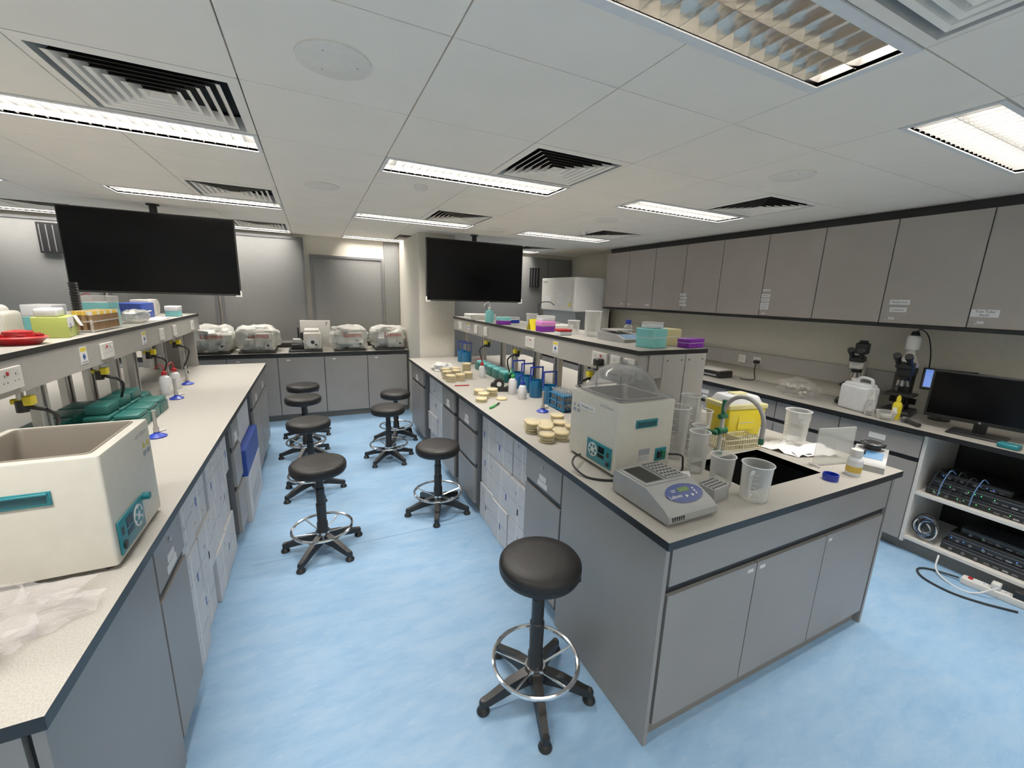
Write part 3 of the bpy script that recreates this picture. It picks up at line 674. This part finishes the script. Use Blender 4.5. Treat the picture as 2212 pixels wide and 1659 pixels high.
def petris(pts,seed):
    b=B('petri_dish_stack'); rr=random.Random(seed)
    for x,y,n in pts:
        for k in range(n):
            ox,oy=rr.uniform(-.003,.003),rr.uniform(-.003,.003); z=.9002+.0165*k
            b.lathe((x+ox,y+oy,z),[(0,0.001),(.0425,0.001),(.0425,.008),(0,.008)],AGAR,24); b.lathe((x+ox,y+oy,z),[(.0435,.0),(.0435,.012),(.0458,.005),(.0458,.0158),(0,.0158)],CLEARL,24)
    b.build()
pts=[]
for i in range(4):
    for j in range(3): pts.append((1.15+.095*j+.035*(i%2),1.90+.085*i,[3,3,2,4,2,3,4,3][(i*3+j)%8]))
petris([p for p in pts if not(p[0]>1.33 and p[1]<1.93)],1)
petris([(1.17,2.93,3),(1.265,2.98,4),(1.18,3.05,3),(1.30,2.86,1),(1.12,2.84,2)],2)
petris([(1.12,3.62,4),(1.22,3.65,4),(1.12,3.75,5),(1.22,3.77,5),(1.32,3.72,4),(1.35,3.85,8),(1.15,3.90,5),(1.26,3.91,5)],3)
b=B('tape_dispenser'); b.at(1.42,3.12,.90,70); b.prism([(-.09,0),(-.09,.035),(-.06,.05),(-.02,.03),(.03,.035),(.08,.075),(.10,.06),(.10,0)],-.03,.03,BPL)
b.rod((-.028,.03,.065),(.028,.03,.065),.045,BPL,24); b.rod((-.032,.03,.065),(.032,.03,.065),.02,MILK,18); b.build()
b=B('marker_pen'); b.rod((1.10,2.62,.909),(1.17,2.68,.909),.008,GRN); b.rod((1.17,2.68,.909),(1.22,2.73,.909),.006,BPL); b.build()
b=B('marker_pen'); b.rod((1.09,3.42,.906),(1.22,3.40,.906),.005,RED); b.build()
def bunsen(x,y):
    b=B('bunsen_burner'); b.at(x,y,.90,R.uniform(0,360)); b.lathe((0,0,0),[(0,0),(.042,0),(.044,.006),(.03,.014),(.014,.022),(.012,.034),(0,.034)],BLUE,24)
    b.cyl(0,0,.03,.013,.025,ALU,16); b.cyl(0,0,.055,.0085,.09,ALU,16); b.cyl(0,0,.14,.010,.008,ALU,16); b.rod((0,0,.025),(.05,0,.025),.005,ALU); b.build()
for p in ((1.43,2.44),(-.80,2.70),(-.93,3.62),(-.98,4.15)): bunsen(*p)
def wash(x,y,z=.90,cap=RED,body=MILK,r=.032,h=.12):
    b=B('wash_bottle'); b.at(x,y,z,R.uniform(150,260)); b.lathe((0,0,0),[(0,0),(r-.003,0),(r,.006),(r,h*.72),(r*.8,h*.88),(.014,h*.95),(.014,h)],body,24)
    b.lathe((0,0,h-.002),[(0,0),(.018,0),(.018,.022),(.007,.026),(.005,.04)],cap,20); b.curve([(0,0,h+.02),(0,0,h+.055),(.015,0,h+.072),(.04,0,h+.062),(.07,0,h+.035)],.0035,cap,8)
    b.box(-r-.001,-.018,.03,-r+.004,.018,.07,PAPER); b.build()
wash(-1.03,3.80,cap=RED,r=.038,h=.15); wash(-1.02,4.0,cap=RED,r=.035,h=.14); wash(1.46,3.0,cap=GRN,r=.036,h=.14); wash(1.48,3.75,cap=RED); wash(1.46,2.82,cap=BLUE); wash(1.62,3.92,1.431,WHITE,TRTEAL,.045,.13)
wash(-1.45,4.05,1.431,RED,RED,.035,.12)
def pot(x,y,z=.90,r=.055,h=.14):
    b=B('blue_beaker_carrier'); b.at(x,y,z); b.lathe((0,0,0),[(0,0),(r*.95,0),(r,.005),(r,h),(r*.93,h),(r*.88,.01),(0,.01)],CYAN,28)
    b.box(-r-.003,-.008,h-.02,-r+.003,.008,h+.11,BLUE); b.box(r-.003,-.008,h-.02,r+.003,.008,h+.11,BLUE); b.box(-r,-.008,h+.10,r,.008,h+.11,BLUE); b.build()
for p in ((1.60,2.64),(1.60,2.85),(1.61,3.03),(1.61,3.20),(1.60,4.55),(1.60,4.72)): pot(*p)
b=B('test_tube_rack'); b.at(1.60,2.46,.90)
for z in (.01,.06,.11): b.box(-.05,-.10,z,.05,.10,z+.006,CYAN)
for sx in (-.047,.047):
    for sy in (-.1,0,.1): b.box(sx-.004,sy-.004,0,sx+.004,sy+.004,.12,CYAN)
for i in range(3):
    for j in range(6): b.cyl(-.03+.03*i,-.08+.032*j,.017,.008,.13,CLEAR,10)
b.build()
b=B('tip_box_group')
for k in range(5): b.box(1.57,3.42+.16*k,.90,1.68,3.56+.16*k,.98,TGREEN,.005); b.box(1.58,3.43+.16*k,.981,1.67,3.55+.16*k,1.0,TRTEAL,.004)
b.build()
b=B('tip_box_group')
for i in range(2):
    for j in range(4):
        x=-1.155+.125*i; y=2.86+.17*j
        if i==1 and j>2: continue
        b.box(x,y,.90,x+.12,y+.155,.965,TGREEN,.006); b.box(x+.004,y+.004,.966,x+.116,y+.151,.99,TGREEN,.008)
for j in range(3): b.box(-1.15,2.9+.17*j,.992,-1.05,3.05+.17*j,1.045,TGREEN,.008)
b.build()
b=B('tip_box_group')
for j in range(3): b.box(-1.36,2.75+.2*j,.90,-1.21,2.93+.2*j,.985,TGREEN,.008)
b.build()
def tipbox(x,y,z,base,lid,a=0,w=.12,d=.085,h=.09,nm='pipette_tip_box'):
    b=B(nm); b.at(x,y,z,a); b.box(-w/2,-d/2,0,w/2,d/2,h*.55,base,.004); b.box(-w/2-.002,-d/2-.002,h*.55,w/2+.002,d/2+.002,h,lid,.006); b.box(-w/2,-d/2,h*.53,w/2,d/2,h*.56,MILK); b.build()
ZS=1.431
tipbox(1.79,1.83,ZS,TRTEAL,TRTEAL,10,.13,.12,.11); tipbox(1.79,1.83,ZS+.112,MILK,CLEAR,10,.10,.08,.035)
tipbox(1.98,1.92,ZS,TRYEL,TRYEL,5,.17,.12,.10); tipbox(2.04,1.76,ZS,PURP,PURP,8,.15,.08,.055)
tipbox(1.66,2.85,ZS,PURP,PINK,5,.13,.09,.085); tipbox(1.66,2.85,ZS+.086,MILK,CLEAR,5,.12,.085,.04); tipbox(1.64,3.62,ZS,PURP,TRTEAL,0,.12,.09,.07); tipbox(1.80,3.85,ZS,BLUE,CLEAR,0,.2,.12,.06)
tipbox(1.65,2.57,ZS,MILK,RED,0,.1,.08,.045); tipbox(1.7,4.4,ZS,WHITE,WHITE,0,.3,.22,.06)
b=B('laboratory_balance'); b.at(1.86,2.18,ZS,5); b.prism([(-.13,.0),(-.13,.02),(-.05,.045),(.12,.055),(.12,0)],-.10,.10,HGREY); b.quad((-.08,-.12,.0240),(.08,-.12,.0240),(.08,-.06,.0430),(-.08,-.06,.0430),CYAN)
b.cyl(0,.03,.05,.02,.015,ALU); b.box(-.08,-.04,.065,.08,.11,.072,ALU,.002); b.build()
b=B('laboratory_balance'); b.at(1.86,3.02,ZS,5); b.box(-.1,-.12,0,.1,.12,.05,WHITE,.01); b.cyl(0,.03,.05,.06,.01,ALU); b.curve([(-.09,.1,.03),(-.1,.12,.2),(0,.12,.23),(.05,.1,.2)],.004,BPL); b.build()
b=B('glass_reagent_bottle'); b.lathe((2.02,2.3,ZS),[(0,0),(.03,0),(.03,.08),(.015,.1),(.015,.105)],CLEAR,20); b.cyl(2.02,2.3,ZS+.1,.02,.03,BLUE); b.build()
b=B('yellow_folded_card'); b.at(1.62,2.99,ZS,10); b.quad((-.04,-.03,.001),(.04,-.03,.001),(.04,0,.09),(-.04,0,.09),YEL); b.quad((-.04,.03,.001),(.04,.03,.001),(.04,0,.09),(-.04,0,.09),YEL); b.build(False)
# items left shelf
b=B('red_bowl'); b.lathe((-1.15,2.50,ZS),[(0,0),(.06,0),(.085,.025),(.09,.03),(.08,.035),(.05,.03),(.045,.055),(.02,.06),(0,.055)],RED,32)
for k in range(6): b.cyl(-1.15+.066*math.cos(k*pi/3),2.50+.066*math.sin(k*pi/3),ZS+.028,.014,.016,RED,12)
b.build()
b=B('tissue_box'); b.at(-1.17,2.85,ZS,12); b.box(-.06,-.11,0,.06,.11,.10,LIME,.003); b.box(.06,-.11,.05,.061,.03,.10,PAPER); b.box(-.05,-.10,.1,.03,.06,.14,CARD,.01); b.text('P',.06,(.0605,-.06,.045),(0,1,0),(0,0,1),PBLUE); b.quad((.061,.02,.10),(.061,.11,.10),(.08,.12,.04),(.08,.03,.05),PAPER); b.build()
b=B('instrument_case'); b.at(-1.37,2.58,ZS,5); b.box(-.1,-.12,0,.1,.12,.13,WHITE,.02); b.box(-.03,-.05,.13,.05,.05,.16,OFFW,.012); b.box(.1,-.05,.05,.103,.05,.08,ORNG); b.rod((0,0,.16),(.0,.0,.19),.03,OFFW,20); b.build()
b=B('instrument_case'); b.at(-1.42,2.9,ZS,5); b.box(-.08,-.10,0,.08,.10,.12,OFFW,.02); b.rod((.02,-.06,.12),(.02,.06,.12),.03,WHITE,16); b.build()
b=B('test_tube_rack'); b.at(-1.15,3.22,ZS)
for z in (.005,.055): b.box(-.055,-.19,z,.055,.19,z+.006,CLEAR)
for sx in (-.05,.05):
    for sy in (-.19,.19): b.box(sx-.004,sy-.004,0,sx+.004,sy+.004,.07,CLEAR)
for i in range(4):
    for j in range(13):
        x,y=-.042+.028*i,-.17+.028*j; b.cyl(x,y,.008,.009,.085,WOOD,10); b.cyl(x,y,.093,.0105,.02,ORNG if (i+j)%3 else OFFW,10)
b.build()
tipbox(-1.22,3.53,ZS,TRTEAL,TRTEAL,90,.17,.12,.10); tipbox(-1.22,3.53,ZS+.101,TRTEAL,CLEAR,90,.17,.12,.09); tipbox(-1.38,3.28,ZS,TRTEAL,MILK,90,.17,.12,.14)
tipbox(-1.12,4.62,ZS,TRTEAL,MILK,90,.14,.09,.09)
b=B('plastic_bag'); b.blob((-1.15,3.83,ZS),(.13,.26,.09),BAG,3); b.build()
b=B('blue_folder_box'); b.at(-1.30,4.50,ZS,0); b.box(-.08,-.30,0,.08,.0,.12,PBLUE,.003); b.box(.08,-.2,.05,.081,-.08,.06,PAPER); b.box(-.08,.02,0,.04,.22,.14,WHITE,.004); b.build()
b=B('black_bellows_stand'); b.at(-1.42,3.75,ZS); b.cyl(0,0,0,.05,.015,BPL)
for k in range(14): b.lathe((0,0,.015+.018*k),[(0,0),(.02,0),(.026,.009),(.02,.018),(0,.018)],BPL,14)
b.build()
b=B('tape_roll'); b.at(-1.32,4.85,ZS); b.rod((-.03,0,.07),(.03,0,.07),.07,WHITE,28); b.rod((-.031,0,.07),(.031,0,.07),.04,OFFW,24); b.build()
b=B('paper_sheet'); b.box(-1.20,4.0,ZS,-1.08,4.25,ZS+.003,PAPER); b.box(-1.19,4.2,ZS+.003,-1.09,4.40,ZS+.006,PAPER); b.build(False)
b=B('polythene_bag'); b.blob((-.74,1.24,.901),(.30,.20,.045),BAGC,5,2.2,.4,48,26); b.blob((-.92,1.22,.901),(.22,.18,.08),BAGC,8,2.2,.4,44,24); b.build()
b=B('plastic_jar'); b.lathe((-.69,1.09,.90),[(0,0),(.035,0),(.037,.005),(.037,.07),(.03,.08),(.03,.085)],MILK,28); b.cyl(-.69,1.09,.983,.033,.02,PINK); b.build()
b=B('plastic_bag'); b.blob((1.22,4.25,.90),(.22,.25,.07),BAG,11,2.4,.3); b.blob((1.22,4.25,.90),(.12,.12,.05),MBLUE,12,2.4,.4); b.build()
# microtomes
def microtome(x,y,cov,seed):
    b=B('microtome'); b.at(x,y,.901)
    b.box(-.20,-.22,0,.20,.2,.025,BPL,.004); b.box(-.02,-.18,.025,.19,.18,.25,OFFW,.025); b.box(-.17,-.10,.025,-.02,.12,.09,BPL,.008); b.box(-.15,-.06,.09,-.04,.06,.16,ALU,.008)
    b.box(-.06,-.05,.14,.0,.05,.24,BPL,.006); b.box(-.01,-.12,.25,.17,.14,.285,WHITE,.012)
    b.rod((.085,-.18,.13),(.085,-.20,.13),.085,OFFW,32); b.rod((.085,-.20,.13),(.085,-.212,.13),.07,WHITE,32); b.rod((.085,-.21,.13),(.085,-.222,.13),.022,BPL,18); b.rod((.125,-.21,.10),(.125,-.26,.10),.012,BPL,12)
    b.rod((-.08,.03,.16),(-.08,.03,.30),.012,BPL,10)
    if cov:
        b.blob((0,0,.003),(.47,.47,.33),BAG,seed,3.2,.12,32,18)
        b.text('Lumea',.085,(.03,-.245,.22),(1,.0,0),(0,.2,1),RED)
    b.build()
for x,c,s_ in ((-1.14,True,1),(-.66,True,2),(-.12,False,3),(.42,True,4),(.95,True,5)): microtome(x,6.14,c,s_)
b=B('knife_box'); b.at(.1,6.40,.901); b.box(-.28,-.03,.0,.10,.03,.38,WHITE,.004); b.text('7',.07,(.05,-.0305,.33),(1,0,0),(0,0,1),BPL); b.build()
# ------------------------------------------------------------ right counter items
b=B('jerrycan'); b.at(3.86,1.66,.90,-15); b.box(-.065,-.11,0,.065,.11,.20,MILK,.022); taper(b,.10,.17,.03,1.15,MILK,.19,.01); b.cyl(0,.05,.21,.024,.035,WHITE); b.curve([(0,-.085,.19),(0,-.085,.245),(0,-.06,.26),(0,.0,.26),(0,.02,.24),(0,.02,.2)],.011,MILK,10); b.build()
b=B('plastic_bag'); b.blob((3.88,2.12,.901),(.22,.30,.15),BAGC,21,2.3,.3)
for k in range(14):
    p=Vector((3.88+R.uniform(-.05,.05),2.12+R.uniform(-.09,.09),.93+R.uniform(0,.06))); b.rod(p,p+Vector((R.uniform(-.04,.04),R.uniform(-.05,.05),R.uniform(-.02,.03))),.014,OFFW,8)
b.build()
def microscope(x,y,a,cam):
    b=B('microscope'); b.at(x,y,.90,a)
    b.box(-.09,-.13,0,.09,.13,.045,BPL,.015); b.box(-.04,.05,.04,.04,.12,.33,BPL if cam else OFFW,.015); b.box(-.085,-.10,.15,.085,.06,.17,BPL,.005); b.cyl(0,-.03,.045,.035,.04,GREYD); b.cyl(0,-.03,.10,.025,.05,BPL)
    b.box(-.045,-.10,.30,.045,.12,.37,WHITE if not cam else BPL,.018); b.cyl(0,-.03,.27,.035,.035,BPL)
    for k in range(4): b.rod((.018*math.cos(k*pi/2),-.03+.018*math.sin(k*pi/2),.28),(.03*math.cos(k*pi/2),-.03+.03*math.sin(k*pi/2),.225),.010,ALU,10)
    for s_ in (-1,1): b.rod((s_*.04,.08,.10),(s_*.075,.08,.10),.024,BPL,18)
    b.box(-.05,-.13,.36,.05,-.02,.41,BPL,.015)
    for s_ in (-1,1): b.rod((s_*.032,-.10,.39),(s_*.032,-.20,.455),.018,BPL,14); b.rod((s_*.032,-.19,.449),(s_*.032,-.215,.466),.024,BPL,14)
    if cam:
        b.lathe((0,0,.37),[(0,0),(.055,0),(.06,.02),(.03,.09),(.022,.14),(0,.14)],OFFW,24); b.lathe((0,0,.50),[(0,0),(.038,0),(.042,.01),(.042,.09),(.034,.105),(0,.105)],WHITE,24)
        b.lathe((0,0,.605),[(0,0),(.028,0),(.02,.03),(0,.035)],BPL,20); b.curve([(0,0,.63),(.02,.04,.65),(.06,.08,.6),(.09,.12,.45),(.1,.14,.2)],.004,CABLE)
    else:
        b.cyl(0,.03,.37,.03,.06,WHITE); b.box(-.045,-.01,.42,.045,.07,.51,BPL,.01); b.cyl(0,.03,.51,.03,.02,BPL)
    b.build()
microscope(4.08,1.80,-75,False); microscope(4.04,1.47,-80,True)
b=B('monitor'); b.at(3.87,.985,.90,-84); w=.27
b.box(-w,-.015,.075,w,.02,.40,BPL,.006); b.box(-w+.014,-.0165,.10,w-.014,-.0145,.388,SCREEN); b.box(-.13,-.10,0,.13,.10,.012,BPL,.005); b.box(-.03,.02,.01,.03,.06,.26,BPL,.006); b.rod((0,-.0152,.087),(0,-.0165,.087),.006,PGREY,12); b.build()
b=B('tablet'); b.at(4.10,1.25,1.12,-70); Lr=Matrix.Rotation(-.5,4,'X'); b.box(-.14,-.01,.0,.14,.01,.17,BPL,.006,None,Lr)
b.box(-.125,-.0112,.015,.125,-.0105,.155,TABS,0,None,Lr); b.rod((0,.04,-.21),(0,.04,.05),.012,BPL,12); b.cyl(0,.04,-.22,.06,.012,BPL); b.build()
b=B('yellow_dropper_bottle'); b.at(3.83,1.40,.90); b.lathe((0,0,0),[(0,0),(.025,0),(.027,.005),(.027,.11),(.02,.125),(.012,.13),(.012,.135)],YEL,24); b.lathe((0,0,.135),[(0,0),(.014,0),(.012,.03),(.003,.045),(0,.05)],YEL,16); b.box(-.028,-.012,.04,-.026,.012,.09,PAPER); b.build()
b=B('plastic_tub'); b.at(3.74,1.42,.90); b.lathe((0,0,0),[(0,0),(.045,0),(.058,.06),(.061,.063),(.055,.06),(.042,.004)],CLEAR,32); b.lathe((0,0,.02),[(0,0),(.04,0),(.04,.015),(0,.015)],OFFW,20); b.build()
wash(3.76,1.53,.90,WHITE,CLEAR,.028,.12)
b=B('handheld_microphone'); b.rod((3.72,1.22,.916),(3.77,1.31,.922),.013,BPL,16); b.rod((3.77,1.31,.922),(3.785,1.332,.922),.021,GREYD,16); b.build()
b=B('teal_card_box'); b.box(3.68,.76,.90,3.75,.85,.93,TEAL,.008); b.build()
b=B('desktop_recorder'); b.at(4.0,3.08,.90,-90); b.box(-.15,-.10,0,.15,.10,.07,BPL,.008); b.box(-.12,-.101,.02,.1,-.1,.035,PGREY); b.box(-.15,-.10,.071,.13,.08,.09,WHITE,.004); b.build()
b=B('cardboard_carton'); b.box(3.82,3.4,.90,4.1,3.7,1.06,CARD,.004); b.build(False)
# ------------------------------------------------------------ camera/world
cd=bpy.data.cameras.new('camera'); cd.sensor_width=36; cd.lens=885/2212*36; cd.clip_start=.02
co=bpy.data.objects.new('camera',cd); scene.collection.objects.link(co)
xa=Vector((.9025,-.4296,.0313)); za=Vector((-.4262,-.8800,.2099))
za.normalize(); xa=(xa-za*xa.dot(za)).normalized(); ya=za.cross(xa)
M=Matrix((xa,ya,za)).transposed().to_4x4(); M.translation=Vector((0,0,1.70)); co.matrix_world=M
scene.camera=co
w=bpy.data.worlds.new('world'); scene.world=w; w.use_nodes=True; w.node_tree.nodes['Background'].inputs[0].default_value=(.6,.65,.7,1); w.node_tree.nodes['Background'].inputs[1].default_value=.2
scene.view_settings.view_transform='Standard'; scene.view_settings.exposure=0; scene.view_settings.gamma=1.12
